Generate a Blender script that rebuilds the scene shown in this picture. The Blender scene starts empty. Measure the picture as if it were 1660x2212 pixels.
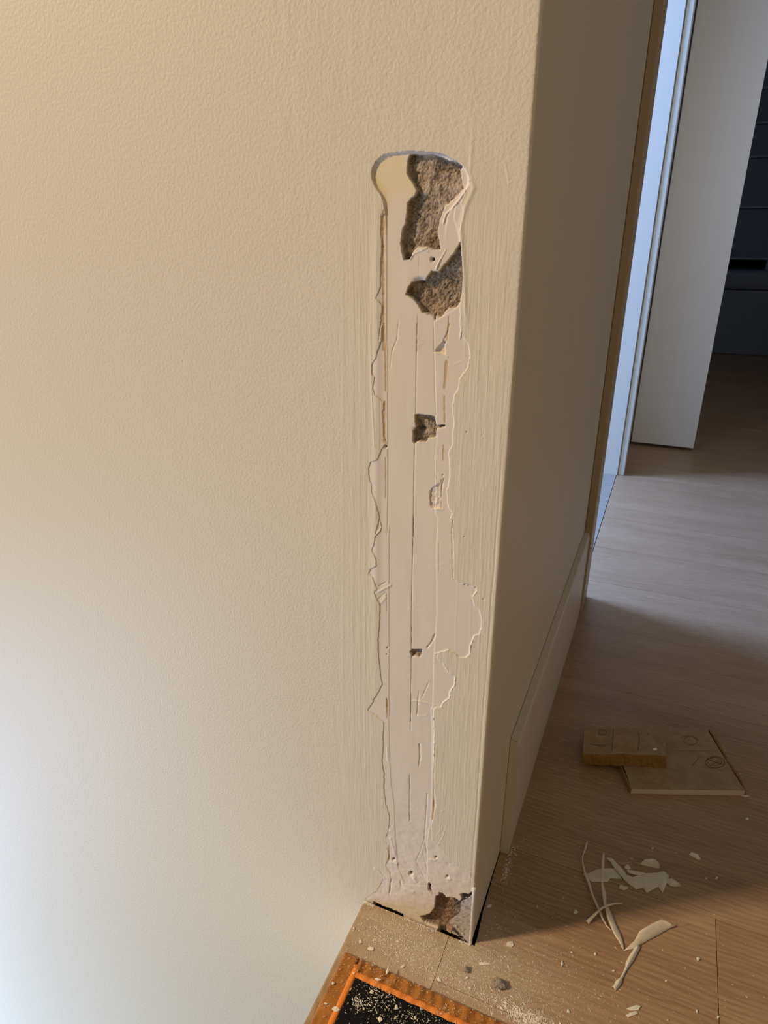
import bpy, bmesh, math, random
import numpy as np
from mathutils import Vector, Matrix

# ------------------------------------------------------------------ camera
FPX, PITCH, ROLL, YAW = 1409.14, 0.4013, -0.0020, -0.4103
CAM = np.array([0.1214, -0.5617, 0.85])
def _axes():
    f = np.array([math.sin(YAW)*math.cos(PITCH), math.cos(YAW)*math.cos(PITCH), -math.sin(PITCH)])
    r = np.array([math.cos(YAW), -math.sin(YAW), 0.0])
    u = np.cross(r, f)
    c, s = math.cos(ROLL), math.sin(ROLL)
    return c*r+s*u, -s*r+c*u, f
AR, AU, AF = _axes()
scene = bpy.context.scene
cd = bpy.data.cameras.new('camera'); cam = bpy.data.objects.new('camera', cd)
scene.collection.objects.link(cam); scene.camera = cam
cd.sensor_fit = 'VERTICAL'; cd.sensor_height = 36.0; cd.lens = FPX/2212*36.0
cd.clip_start = 0.01
M = Matrix.Identity(4)
for i in range(3):
    M[i][0] = AR[i]; M[i][1] = AU[i]; M[i][2] = -AF[i]; M[i][3] = CAM[i]
cam.matrix_world = M

# ------------------------------------------------------------------ world, lights, exposure
w = bpy.data.worlds.new('world'); scene.world = w; w.use_nodes = True
w.node_tree.nodes['Background'].inputs[0].default_value = (0.92, 0.95, 0.74, 1)
w.node_tree.nodes['Background'].inputs[1].default_value = 0.205
def area(name, loc, target, sx, sy, power, col, spread=180):
    l = bpy.data.lights.new(name, 'AREA'); l.shape = 'RECTANGLE'; l.size = sx; l.size_y = sy
    l.energy = power; l.color = col; l.spread = math.radians(spread)
    o = bpy.data.objects.new(name, l); scene.collection.objects.link(o)
    o.location = loc
    o.rotation_euler = (Vector(target)-Vector(loc)).to_track_quat('-Z', 'Y').to_euler()
    return o
area('stair_lamp', (-3.9, -2.45, 3.5), (-0.2, 0, 0.6), 0.45, 0.45, 234, (1.0, 0.75, 0.46))
area('stair_window', (-2.2, -0.92, -1.12), (-1.3, 0, -1.0), 1.3, 1.2, 50, (0.40, 0.61, 1.0))
area('side_room_window', (-1.9, 1.28, 1.75), (0.0, 1.5, 0.3), 0.75, 1.0, 168, (0.25, 0.44, 1.0))
area('hall_fill_light', (1.5, 1.3, 1.9), (0.15, 2.4, 0.9), 0.4, 0.4, 0.95, (0.84, 0.90, 1.0), 70)  # added unseen fill, stands in for bounced light on the door leaf
area('end_room_fill', (-1.3, 4.2, 1.5), (0.6, 5.2, 0.6), 0.8, 1.0, 1.5, (0.45, 0.66, 1.0))  # added unseen fill that lifts the dark end room and its cabinet
scene.view_settings.view_transform = 'Standard'; scene.view_settings.look = 'None'
scene.view_settings.gamma = 1.0; scene.view_settings.use_curve_mapping = False
scene.view_settings.exposure = 0.0

# ------------------------------------------------------------------ helpers
COL = scene.collection
rng = np.random.default_rng(7); random.seed(5)

def bp(px, py, ax, v=0.0):
    """point of the plane (axis ax = v) that a photograph pixel looks at"""
    d = AF + (px-830)/FPX*AR - (py-1106)/FPX*AU
    t = (v-CAM[ax])/d[ax]
    return CAM + t*d
def project(X, Y, Z):
    D = np.stack([X-CAM[0], Y-CAM[1], Z-CAM[2]], -1)
    z = D@AF
    return 830+FPX*(D@AR)/z, 1106-FPX*(D@AU)/z
def crop(ox, oy, s):
    return lambda pts: [(ox+x/s, oy+y/s) for x, y in pts]
c1 = crop(760, 280, 3.952); c2 = crop(740, 700, 4.15); c3 = crop(740, 1120, 4.368); c4 = crop(740, 1500, 4.15)
c5 = crop(640, 1820, 3.192); c6 = crop(1060, 1780, 2.767); cA = crop(1240, 1790, 5.977); cB = crop(1240, 1550, 4.15)
cC = crop(900, 2000, 5.533); cD = crop(820, 1880, 6.385); cE = crop(1180, 1980, 3.458); cR = crop(640, 2020, 6.385)

def vnoise(x, y, seed=0):
    xi = np.floor(x).astype(np.int64); yi = np.floor(y).astype(np.int64)
    fx = x-xi; fy = y-yi; fx = fx*fx*(3-2*fx); fy = fy*fy*(3-2*fy)
    def h(a, b):
        n = (a*374761393 + b*668265263 + seed*974711) & 0x7fffffff
        n = ((n ^ (n >> 13))*1274126177) & 0x7fffffff
        return ((n ^ (n >> 16)) & 0xffff)/65535.0
    return (h(xi, yi)*(1-fx)+h(xi+1, yi)*fx)*(1-fy) + (h(xi, yi+1)*(1-fx)+h(xi+1, yi+1)*fx)*fy
def fbm(x, y, o=4, seed=0):
    s = 0; a = .5; t = 0
    for k in range(o):
        s = s+a*vnoise(x*2**k, y*2**k, seed+k*17); t += a; a *= .5
    return s/t*2-1
def segdist(U, V, pts, closed):
    d = np.full(U.shape, 1e9)
    n = len(pts)
    for i in range(n if closed else n-1):
        ax, ay = pts[i]; bx, by = pts[(i+1) % n]
        dx, dy = bx-ax, by-ay; L = dx*dx+dy*dy+1e-9
        t = np.clip(((U-ax)*dx+(V-ay)*dy)/L, 0, 1)
        d = np.minimum(d, np.hypot(U-ax-t*dx, V-ay-t*dy))
    return d
def sdf(U, V, pts):
    """signed pixel distance, positive inside; only evaluated near the polygon"""
    a = np.array(pts); out = np.full(U.shape, -1e3)
    m = (U > a[:, 0].min()-30) & (U < a[:, 0].max()+30) & (V > a[:, 1].min()-30) & (V < a[:, 1].max()+30)
    u, v = U[m], V[m]; ins = np.zeros(u.shape, bool); n = len(pts)
    for i in range(n):
        x1, y1 = pts[i]; x2, y2 = pts[(i+1) % n]
        if y1 == y2: continue
        c = ((y1 > v) != (y2 > v)) & (u < (x2-x1)*(v-y1)/(y2-y1)+x1)
        ins ^= c
    d = segdist(u, v, pts, True)
    out[m] = np.where(ins, d, -d)
    return out
def pld(U, V, pts):
    a = np.array(pts); out = np.full(U.shape, 1e3)
    m = (U > a[:, 0].min()-12) & (U < a[:, 0].max()+12) & (V > a[:, 1].min()-12) & (V < a[:, 1].max()+12)
    out[m] = segdist(U[m], V[m], pts, False)
    return out
def ss(a, b, x):
    t = np.clip((x-a)/(b-a), 0, 1); return t*t*(3-2*t)

def tag(o, label=None, cat=None, group=None, kind=None):
    if label: o['label'] = label
    if cat: o['category'] = cat
    if group: o['group'] = group
    if kind: o['kind'] = kind
    return o
def link(name, me, mat=None, parent=None):
    o = bpy.data.objects.new(name, me); COL.objects.link(o)
    if mat is not None and len(me.materials) == 0: me.materials.append(mat)
    if parent is not None: o.parent = parent
    return o
def mesh_from(name, V, F, smooth=False):
    me = bpy.data.meshes.new(name); me.from_pydata([tuple(map(float, v)) for v in V], [], [tuple(f) for f in F]); me.update()
    if smooth: me.polygons.foreach_set('use_smooth', [True]*len(me.polygons))
    return me
def empty(name, loc=(0, 0, 0)):
    o = bpy.data.objects.new(name, None); o.location = loc; o.empty_display_size = .02; COL.objects.link(o); return o
def box_bm(bm, x0, x1, y0, y1, z0, z1, bev=0.0, seg=2):
    r = bmesh.ops.create_cube(bm, size=1)
    for v in r['verts']:
        v.co = Vector(((x0+x1)/2+v.co.x*(x1-x0), (y0+y1)/2+v.co.y*(y1-y0), (z0+z1)/2+v.co.z*(z1-z0)))
    if bev > 0:
        es = list({e for v in r['verts'] for e in v.link_edges})
        bmesh.ops.bevel(bm, geom=es, offset=bev, segments=seg, affect='EDGES', profile=.5)
def prism_bm(bm, poly, z0, z1, bev=0.0):
    lo = [bm.verts.new((x, y, z0)) for x, y in poly]; hi = [bm.verts.new((x, y, z1)) for x, y in poly]
    n = len(poly); bm.faces.new(lo[::-1]); top = bm.faces.new(hi)
    for i in range(n): bm.faces.new((lo[i], lo[(i+1) % n], hi[(i+1) % n], hi[i]))
    if bev > 0: bmesh.ops.bevel(bm, geom=list(top.edges), offset=bev, segments=2, affect='EDGES', profile=.5)
def bm_obj(name, bm, mat, parent=None, smooth=False):
    bmesh.ops.recalc_face_normals(bm, faces=bm.faces)
    me = bpy.data.meshes.new(name); bm.to_mesh(me); bm.free()
    if smooth: me.polygons.foreach_set('use_smooth', [True]*len(me.polygons))
    return link(name, me, mat, parent)
def boxobj(name, dims, mat, parent=None, bev=0.0):
    bm = bmesh.new(); box_bm(bm, *dims, bev=bev); return bm_obj(name, bm, mat, parent)

# ------------------------------------------------------------------ materials
def new_mat(name, col=(.5, .5, .5), rough=.6, spec=.3):
    m = bpy.data.materials.new(name); m.use_nodes = True
    b = m.node_tree.nodes['Principled BSDF']
    b.inputs['Base Color'].default_value = (*col, 1); b.inputs['Roughness'].default_value = rough
    b.inputs['Specular IOR Level'].default_value = spec
    return m, m.node_tree, b
def N(nt, t, **kw):
    n = nt.nodes.new(t)
    for k, v in kw.items():
        if k in ('i',):
            for kk, vv in v.items(): n.inputs[kk].default_value = vv
        else: setattr(n, k, v)
    return n
def coords(nt, scale=(1, 1, 1), kind='Object'):
    t = N(nt, 'ShaderNodeTexCoord'); m = N(nt, 'ShaderNodeMapping'); m.inputs['Scale'].default_value = scale
    nt.links.new(t.outputs[kind], m.inputs['Vector']); return m.outputs['Vector']
def noise(nt, vec, sc, det=3, rough=.5):
    n = N(nt, 'ShaderNodeTexNoise'); n.inputs['Scale'].default_value = sc; n.inputs['Detail'].default_value = det
    n.inputs['Roughness'].default_value = rough; nt.links.new(vec, n.inputs['Vector']); return n.outputs['Fac']
def mth(nt, op, a, b=None, c=None, clamp=False):
    n = N(nt, 'ShaderNodeMath', operation=op, use_clamp=clamp)
    for i, x in enumerate((a, b, c)):
        if x is None: continue
        if isinstance(x, (int, float)): n.inputs[i].default_value = x
        else: nt.links.new(x, n.inputs[i])
    return n.outputs[0]
def ramp(nt, fac, stops):
    r = N(nt, 'ShaderNodeValToRGB'); e = r.color_ramp.elements
    while len(e) < len(stops): e.new(.5)
    for q, (p, c) in zip(e, stops): q.position = p; q.color = (*c, 1)
    nt.links.new(fac, r.inputs['Fac']); return r.outputs['Color']
def mix(nt, fac, a, b, mode='MIX'):
    n = N(nt, 'ShaderNodeMix', data_type='RGBA', blend_type=mode)
    for s, x in ((0, fac), (6, a), (7, b)):
        if isinstance(x, (int, float)): n.inputs[s].default_value = x
        elif isinstance(x, tuple): n.inputs[s].default_value = (*x, 1)
        else: nt.links.new(x, n.inputs[s])
    return n.outputs[2]
def bump(nt, b, h, strength=.5, dist=.001):
    n = N(nt, 'ShaderNodeBump'); n.inputs['Strength'].default_value = strength; n.inputs['Distance'].default_value = dist
    nt.links.new(h, n.inputs['Height']); nt.links.new(n.outputs[0], b.inputs['Normal'])

PAINT = (.77, .685, .545); PLASTER = (.80, .70, .595)
# roller-painted wall face with the repair band: colours of the coats, with some painted light and shade, come with the mesh
m_wall, nt, b = new_mat('painted_plaster', PAINT, .55, .25)
at = N(nt, 'ShaderNodeAttribute', attribute_name='coat'); nt.links.new(at.outputs['Color'], b.inputs['Base Color'])
at2 = N(nt, 'ShaderNodeAttribute', attribute_name='grain')
v = coords(nt); n1 = noise(nt, v, 330, 2, .5)
v2 = coords(nt, (480, 480, 26)); n2 = noise(nt, v2, 1.0, 3, .55)
sep = N(nt, 'ShaderNodeSeparateColor'); nt.links.new(at2.outputs['Color'], sep.inputs[0])
h = mth(nt, 'ADD', mth(nt, 'MULTIPLY', n1, sep.outputs[0]), mth(nt, 'MULTIPLY', n2, sep.outputs[1]))
bump(nt, b, h, .42, .0011)
# same paint away from the repair
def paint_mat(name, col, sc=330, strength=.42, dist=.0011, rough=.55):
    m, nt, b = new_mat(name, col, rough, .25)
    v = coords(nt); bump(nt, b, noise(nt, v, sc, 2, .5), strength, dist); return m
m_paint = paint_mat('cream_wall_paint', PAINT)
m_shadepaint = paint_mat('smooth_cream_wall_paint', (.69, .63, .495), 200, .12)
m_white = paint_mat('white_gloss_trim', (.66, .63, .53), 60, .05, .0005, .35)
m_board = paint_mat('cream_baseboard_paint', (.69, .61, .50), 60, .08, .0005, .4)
m_casing = paint_mat('shaded_beige_casing', (.45, .36, .25), 60, .08, .0005, .4)  # warm shade on the near casing put into this darker beige
m_dark, _, _ = new_mat('subfloor_dark', (.010, .008, .007), .9, .1)
m_tan = paint_mat('tan_wall_paint', (.42, .36, .27), 100, .1)
m_ceil = paint_mat('ceiling_paint', (.75, .72, .66), 100, .1)

def wood(name, base, dark, rough=.42, dust=True, along='x'):
    m, nt, b = new_mat(name, base, rough, .45)
    inf = N(nt, 'ShaderNodeObjectInfo')
    tc = N(nt, 'ShaderNodeTexCoord')
    off = N(nt, 'ShaderNodeVectorMath', operation='SCALE'); off.inputs[0].default_value = (3.1, 7.7, 1.3)
    nt.links.new(inf.outputs['Random'], off.inputs['Scale'])
    add = N(nt, 'ShaderNodeVectorMath', operation='ADD'); nt.links.new(tc.outputs['Object'], add.inputs[0]); nt.links.new(off.outputs[0], add.inputs[1])
    def mp(s):
        mm = N(nt, 'ShaderNodeMapping'); mm.inputs['Scale'].default_value = s if along == 'x' else (s[1], s[0], s[2])
        nt.links.new(add.outputs[0], mm.inputs[0]); return mm.outputs[0]
    big = noise(nt, mp((2.2, 16, 4)), 1.0, 4, .6)
    ringv = N(nt, 'ShaderNodeTexWave', wave_type='BANDS', bands_direction='Y'); ringv.inputs['Scale'].default_value = 9
    ringv.inputs['Distortion'].default_value = 9; ringv.inputs['Detail'].default_value = 3; ringv.inputs['Detail Scale'].default_value = .9
    nt.links.new(mp((1.2, 4.5, 1)), ringv.inputs['Vector'])
    fine = noise(nt, mp((26, 560, 20)), 1.0, 3, .65)
    pore = noise(nt, mp((60, 1100, 20)), 1.0, 2, .5)
    f = mth(nt, 'ADD', mth(nt, 'MULTIPLY', big, .55), mth(nt, 'MULTIPLY', ringv.outputs['Fac'], .16))
    f = mth(nt, 'ADD', f, mth(nt, 'MULTIPLY', fine, .75))
    col = ramp(nt, f, [(.50, dark), (.95, tuple(c*1.06 for c in base))])
    geo = N(nt, 'ShaderNodeNewGeometry'); sx = N(nt, 'ShaderNodeSeparateXYZ'); nt.links.new(geo.outputs['Position'], sx.inputs[0])
    if dust:
        # plaster dust film, thickest at the foot of the repaired wall
        dx = mth(nt, 'DIVIDE', mth(nt, 'SUBTRACT', sx.outputs[0], -.02), .16)
        dy = mth(nt, 'DIVIDE', mth(nt, 'SUBTRACT', sx.outputs[1], -.03), .085)
        rr = mth(nt, 'SQRT', mth(nt, 'ADD', mth(nt, 'MULTIPLY', dx, dx), mth(nt, 'MULTIPLY', dy, dy)))
        wv = coords(nt, (1, 1, 1), 'Object')
        pn = noise(nt, wv, 34, 4, .6); sp = noise(nt, wv, 900, 2, .6)
        k = mth(nt, 'SUBTRACT', 1.25, rr, clamp=True)
        k = mth(nt, 'MULTIPLY', k, mth(nt, 'ADD', .15, mth(nt, 'MULTIPLY', pn, 1.1)))
        s2 = mth(nt, 'MULTIPLY', mth(nt, 'SUBTRACT', sp, .50), 5.0, clamp=True)
        fac = mth(nt, 'ADD', mth(nt, 'MULTIPLY', k, .44), mth(nt, 'MULTIPLY', mth(nt, 'MULTIPLY', k, s2), .8), clamp=True)
        col = mix(nt, fac, col, (.74, .64, .52))
        nt.links.new(mth(nt, 'ADD', rough, mth(nt, 'MULTIPLY', fac, .4)), b.inputs['Roughness'])
    nt.links.new(col, b.inputs['Base Color'])
    bump(nt, b, mth(nt, 'ADD', fine, mth(nt, 'MULTIPLY', pore, .5)), .5, .0005)
    return m
m_oak = wood('oak_plank', (.47, .305, .175), (.31, .185, .095))
m_nose = wood('oak_nosing', (.47, .315, .185), (.32, .20, .105), along='y')

# ------------------------------------------------------------------ LARGE STRUCTURE
RAD = 0.003
# --- wall_left : the painted wall with the opened-up repair band, as real relief
xs = np.concatenate([np.arange(-.230, -.1503, .001), np.arange(-.1495, -.0302, .0005), np.arange(-.030, -RAD-4e-4, .0007)])
th = np.linspace(0, math.pi/2, 7)
CX = np.concatenate([xs, -RAD+RAD*np.sin(th)]); CY = np.concatenate([np.zeros(len(xs)), RAD-RAD*np.cos(th)])
NX = np.concatenate([np.zeros(len(xs)), np.sin(th)]); NY = np.concatenate([-np.ones(len(xs)), -np.cos(th)])
zs = np.concatenate([np.arange(-.012, .2994, .0007), np.arange(.30, .6594, .0009), np.arange(.66, .9246, .0007), np.arange(.9253, 1.05, .0012)])
GX, GZ = np.meshgrid(CX, zs); gy = np.zeros_like(GX)
U, V = project(GX, gy, GZ)

poly_main = (c1([(290,720),(275,600),(240,545),(205,490),(175,430),(165,370),(185,310),(215,260),(270,215),(350,198),(450,187),(600,185),(720,195),(800,215),(870,255),(930,290),(970,335),(1000,390),(1012,450),(985,510),(960,560),(930,620),(960,700),(940,800),(920,880),(925,960),(945,1100),(950,1250),(940,1400),(925,1500),(930,1600),(925,1800)])
  + c2([(1080,40),(1075,100),(1130,180),(1145,290),(1120,400),(1050,490),(1040,580),(1000,640),(990,760),(1000,870),(990,960),(985,1090),(950,1150),(965,1290),(960,1400),(935,1500),(950,1640),(990,1700),(970,1740),(985,1850)])
  + c3([(1045,20),(1040,100),(1050,280),(1045,400),(1045,570),(1120,620),(1225,640),(1270,680),(1225,740),(1245,830),(1295,860),(1310,960),(1310,1040),(1290,1090),(1245,1110),(1210,1190),(1200,1280),(1160,1315),(1100,1315),(1050,1260),(1000,1240),(900,1270),(900,1330),(950,1370),(1000,1450),(1065,1500),(1060,1570),(1010,1640),(1010,1690),(950,1740),(930,1780),(880,1785)])
  + c4([(820,130),(815,200),(825,300),(820,500),(820,700),(828,900),(838,1000),(815,1100),(795,1180),(800,1300),(870,1380),(930,1450),(1020,1530),(1100,1590),(1150,1640),(1185,1700)])
  + c5([(1245,310),(1300,720),(1190,760),(900,640),(560,440),(480,385),(560,330),(600,250),(560,170)])
  + c4([(430,1660),(425,1600),(385,1540),(420,1440),(400,1380),(390,1280),(410,1220),(420,1140),(415,1070),(390,970),(370,850),(375,720),(355,600),(365,480),(365,350),(370,250),(300,195),(222,140),(270,80),(300,10)])
  + c3([(290,1720),(350,1620),(375,1560),(355,1450),(345,1350),(335,1150),(350,1000),(355,800),(315,750),(300,690),(325,670),(310,630),(285,560),(250,520),(265,480),(325,445),(315,370),(280,300),(300,250),(310,160),(365,90),(350,10)])
  + c2([(290,1900),(340,1860),(345,1800),(325,1700),(300,1600),(260,1500),(262,1450),(240,1400),(232,1300),(250,1240),(315,1220),(350,1120),(390,1070),(368,1000),(362,800),(372,700),(285,630),(272,560),(290,480),(260,440),(265,370),(300,300),(320,220),(350,150),(350,10)])
  + c1([(232,1800),(262,1500),(205,1440),(245,1350),(248,1200),(258,1000),(248,850),(255,740)]))
# the core: smooth filler between the two glue lines
poly_core = (c1([(295,720),(300,1000),(298,1860)]) + c2([(400,100),(402,600),(404,1100),(404,1600),(400,1900)])
  + c3([(440,10),(440,600),(440,1300),(440,1900)]) + c4([(415,200),(422,500),(435,800),(465,1000),(475,1300),(500,1560),(560,1700),(760,1720),(760,1300),(790,1100),(800,800),(800,300),(790,130)])
  + c3([(850,1780),(860,1300),(890,900),(885,300),(900,0)]) + c2([(830,1700),(830,1300),(845,1020),(835,600),(820,100)])
  + c1([(700,1640),(900,1520),(940,1250),(925,960),(905,870),(870,760),(885,640),(960,540),(1000,450),(985,370),(930,300),(800,225),(600,195),(350,215),(230,270),(180,370),(190,440),(250,540)]))
poly_key = c1([(290,760),(278,600),(245,545),(208,490),(180,430),(170,370),(190,310),(222,260),(275,218),(350,203),(450,192),(600,190),(720,200),(800,220),(870,262),(930,296),(965,338),(992,390),(1000,450),(975,505),(945,545),(900,600),(860,660),(820,730),(800,820),(790,950),(760,1060),(560,1000),(420,1150),(300,1250)])
poly_cream = c1([(182,430),(185,370),(215,300),(280,240),(370,215),(430,225),(465,300),(475,400),(520,460),(540,510),(520,560),(470,600),(455,740),(290,760),(285,620),(250,545),(205,490)])
H1 = c1([(490,215),(560,205),(700,210),(770,235),(820,265),(880,270),(940,310),(920,345),(935,440),(945,500),(900,560),(850,600),(830,625),(790,650),(770,700),(750,760),(735,830),(725,880),(740,940),(755,1025),(690,1020),(630,1000),(560,1000),(520,1040),(490,1110),(440,1110),(425,1050),(415,960),(430,850),(455,800),(465,700),(470,620),(500,580),(535,560),(545,510),(520,460),(490,420),(465,370),(470,300),(475,250)])
H2 = c1([(925,960),(940,1100),(948,1250),(935,1400),(915,1490),(880,1520),(830,1520),(790,1560),(760,1600),(715,1590),(712,1640),(700,1590),(650,1575),(600,1560),(570,1500),(520,1440),(460,1405),(480,1350),(510,1305),(570,1290),(620,1290),(660,1240),(680,1210),(740,1215),(790,1150),(850,1080),(895,1020)])
H3 = c2([(650,815),(690,812),(820,830),(830,880),(840,915),(920,905),(922,922),(840,935),(835,1015),(770,1020),(745,1060),(715,1060),(680,1050),(645,1075),(632,1060),(630,960),(655,925),(650,870)])
H4 = c3([(635,1262),(655,1238),(700,1240),(750,1240),(748,1290),(722,1312),(690,1298),(655,1312)])
H5 = cD([(690,170),(712,200),(705,240),(718,290),(745,330),(775,352),(770,460),(750,540),(680,610),(560,640),(620,720),(980,870),(1230,1040),(1420,1060),(1420,250),(1335,235),(1290,255),(1280,300),(1240,330),(1180,325),(1120,335),(1140,400),(1100,425),(1040,385),(920,375),(870,320),(825,305),(820,350),(770,350),(700,300),(675,270),(672,200)])
holes = [(H1, .0075, 1), (H2, .0075, 2), (H3, .0065, 3), (H4, .005, 4), (H5, .009, 5)]

jn = fbm(U/7, V/7, 3, 3)*1.6+fbm(U/2.5, V/2.5, 2, 9)*.5
s_main = sdf(U, V, poly_main)+jn*.9
s_core = sdf(U, V, poly_core)+jn*.35
s_key = sdf(U, V, poly_key)+jn*.5
s_cream = sdf(U, V, poly_cream)+jn*.8
t_main = ss(-.8, .8, s_main); t_core = ss(-1.2, .6, s_core); t_key = ss(-2.2, 1.6, s_key); t_cream = ss(-1.5, 1.5, s_cream)
low = ss(1650, 1900, V)
D = np.zeros_like(U)
# thick paint roll beside the band and vertical drag marks
D += .0007*np.exp(-((U-(815-(V-450)*.004))/9)**2)*ss(400, 520, V)*(1-ss(1200, 1600, V))
ridge = c1([(1030,0),(1020,250),(1010,350)])+c1([(1040,500),(960,700),(930,820),(960,1200),(980,1700)])
D += (.0003+.0003*ss(370, 430, V))*ss(275, 330, V)*(1-ss(660, 720, V))*np.exp(-(pld(U, V, ridge)/5)**2)
D += .00035*np.exp(-(pld(U, V, c2([(250,0),(262,600),(290,1100)]))/1.6)**2)
for k in range(9):                       # faint long brush ridges on both sides
    ux = [742, 762, 778, 790, 1030, 1050, 1068, 1082, 1000][k]-(V-900)*(.0 if k < 4 else .03)
    D += .00009*np.exp(-((U-ux-2*fbm(V/90, V*0+k, 2, k))/2.0)**2)*ss(430+60*k % 200, 700, V)*(1-ss(1500, 1800, V))
D += .00012*fbm(GX*120, GZ*30, 3, 21)*(1-t_main)
wob = fbm(GX*60, GZ*14, 3, 31)
D -= t_main*(.00055+.0001*wob)
D -= t_core*(.0004+.0001*wob)
D -= t_key*(.0013*(1-ss(400, 540, V)))
D += t_main*low*(.0006*fbm(GX*110, GZ*110, 4, 51)+.0004)
lines = [  # polyline, width px, depth m (negative = proud)
 (c2([(665,0),(660,400),(655,812)]), .9, .0008), (c2([(645,1070),(640,1400),(632,1909)]), .9, .0009), (c3([(670,0),(660,400),(650,900),(650,1240)]), .9, .0010),
 (c3([(650,1310),(640,1922)]), .9, .0008), (c4([(615,0),(608,330)]), .8, .0008), (c4([(602,730),(600,1140)]), .9, .0010), (c1([(560,1580),(556,1897)]), .7, .0005),
 (c1([(572,1080),(570,1290)]), .6, .0003), (c1([(700,1600),(700,1897)]), .7, .0004), (c2([(820,0),(825,600),(840,815)]), .7, .0004), (c2([(850,1030),(848,1380)]), .7, .0004),
 (c2([(495,0),(490,120),(440,250),(425,400)]), 1.0, .0004), (c1([(400,1620),(385,1780),(345,1897)]), .9, .0004),
 (c4([(690,450),(695,560),(685,650)]), 1.6, .0014), (c4([(760,900),(745,1150),(735,1300),(755,1420)]), 1.3, .0008), (c4([(690,1430),(660,1500),(760,1700)]), .9, .0005),
 (c4([(690,1430),(740,1280)]), .9, .0005), (c4([(720,1420),(770,1620)]), .8, .0005), (c3([(870,1100),(840,1170),(800,1220)]), 1.6, .0016), (c3([(720,1640),(700,1860)]), 1.2, .0010),
 (c3([(810,1560),(750,1690)]), 1.1, .0008), (c3([(345,640),(410,605)]), 1.2, .0010), (c3([(340,760),(410,700)]), 1.0, .0008), (c4([(1040,1540),(1150,1590)]), 1.0, .0007),
 (c3([(915,230),(915,500)]), .8, .0005), (c2([(905,150),(930,100),(945,60)]), 1.3, .001),
 (c3([(1105,612),(1130,615)]), 1.0, .0012), (c3([(1155,618),(1225,636)]), 1.0, .0012),
 (c1([(580,1015),(650,1045)]), 1.2, -.0009), (c1([(800,1030),(745,1130),(720,1190)]), 1.4, -.0013), (c1([(430,1110),(490,1115),(530,1060),(640,1010)]), 1.3, -.0010),
 (c1([(1000,440),(965,530),(900,620),(800,725),(780,800)]), 2.0, -.0014), (c1([(940,300),(985,370),(1000,440)]), 2.0, -.0010), (c1([(250,250),(205,320),(190,400)]), 1.4, .0006),
 (c3([(1225,740),(1268,690)]), 1.0, -.0007), (c3([(1310,1040),(1290,1090),(1245,1110),(1210,1190),(1200,1280),(1160,1315),(1100,1315)]), 1.1, -.0009),
 (c3([(880,1275),(1000,1240)]), 1.1, -.0008), (c3([(950,1370),(1000,1450)]), 1.0, -.0006), (c3([(1065,1500),(1060,1570),(1010,1640),(1010,1690),(950,1740)]), 1.2, -.0010),
 (c3([(660,1720),(760,1735),(880,1765),(940,1780)]), 1.1, -.0009), (c3([(720,1865),(790,1865)]), 1.0, -.0008), (c4([(815,200),(822,400),(815,700)]), 1.0, -.0009),
 (c3([(615,850),(750,888)]), .9, -.0004), (c3([(880,450),(965,430)]), .9, -.0004), (c4([(555,975),(650,1005)]), .9, -.0004), (c2([(820,262),(880,270),(945,295)]), 1.1, -.0009),
 (c2([(1000,360),(1085,335)]), .9, -.0005), (c2([(800,1660),(905,1665)]), 1.2, -.001), (c2([(780,1590),(860,1600)]), 1.2, -.0008), (c3([(345,690),(450,635)]), 2.4, -.0010),
 (c3([(370,790),(400,750)]), 3.0, -.0008), (c4([(860,1350),(880,1320),(910,1250),(930,1190)]), 1.2, -.00035), (c4([(850,1260),(900,1190)]), 1.1, -.0003), (c4([(890,1050),(930,1020)]), 1.1, -.0004),
 (c4([(290,1560),(340,1600),(380,1650)]), 1.6, -.0010), (c4([(430,1500),(490,1520)]), 2.4, -.0014), (c4([(560,1740),(640,1770)]), 2.6, -.0012), (c4([(640,1650),(665,1680)]), 2.6, -.0014),
 (c4([(790,1480),(830,1490)]), 2.2, -.001), (c4([(940,1650),(970,1660)]), 1.8, -.0012), (c4([(430,1290),(470,1430)]), 2.0, -.0006), (c4([(400,480),(405,600)]), 1.8, -.0006),
 (c4([(440,1660),(420,1790)]), 1.5, .0012), (c4([(520,1680),(530,1720)]), 1.6, .0012), (c2([(785,1500),(800,1560),(870,1570)]), 1.3, .001), (c2([(795,1610),(840,1640)]), 1.6, .0012),
 (c2([(905,1390),(885,1500),(885,1650)]), 1.2, .0012), (c2([(830,1350),(850,1380)]), 1.0, .001), (c1([(1310,300),(1330,380),(1340,460),(1370,440)]), 1.2, -.0004)]
for li, (pts, wd, dp) in enumerate(lines):
    D -= (.6 if li < 8 else .62)*(.55+.9*vnoise(U/9, V/9, 13))*dp*np.exp(-(pld(U, V, pts)/wd)**2)
# undercut shadow line along the left torn edges
# corner bead ridge line of the paint, a few pixels left of the arris
cxl = bp(1060, 1500, 1)[0]
arr = np.abs(GX+.0058+.0008*fbm(GZ*25, GZ*0, 2, 77))
D -= .0003*np.exp(-(arr/.0007)**2)*ss(900, 1100, V)
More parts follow.
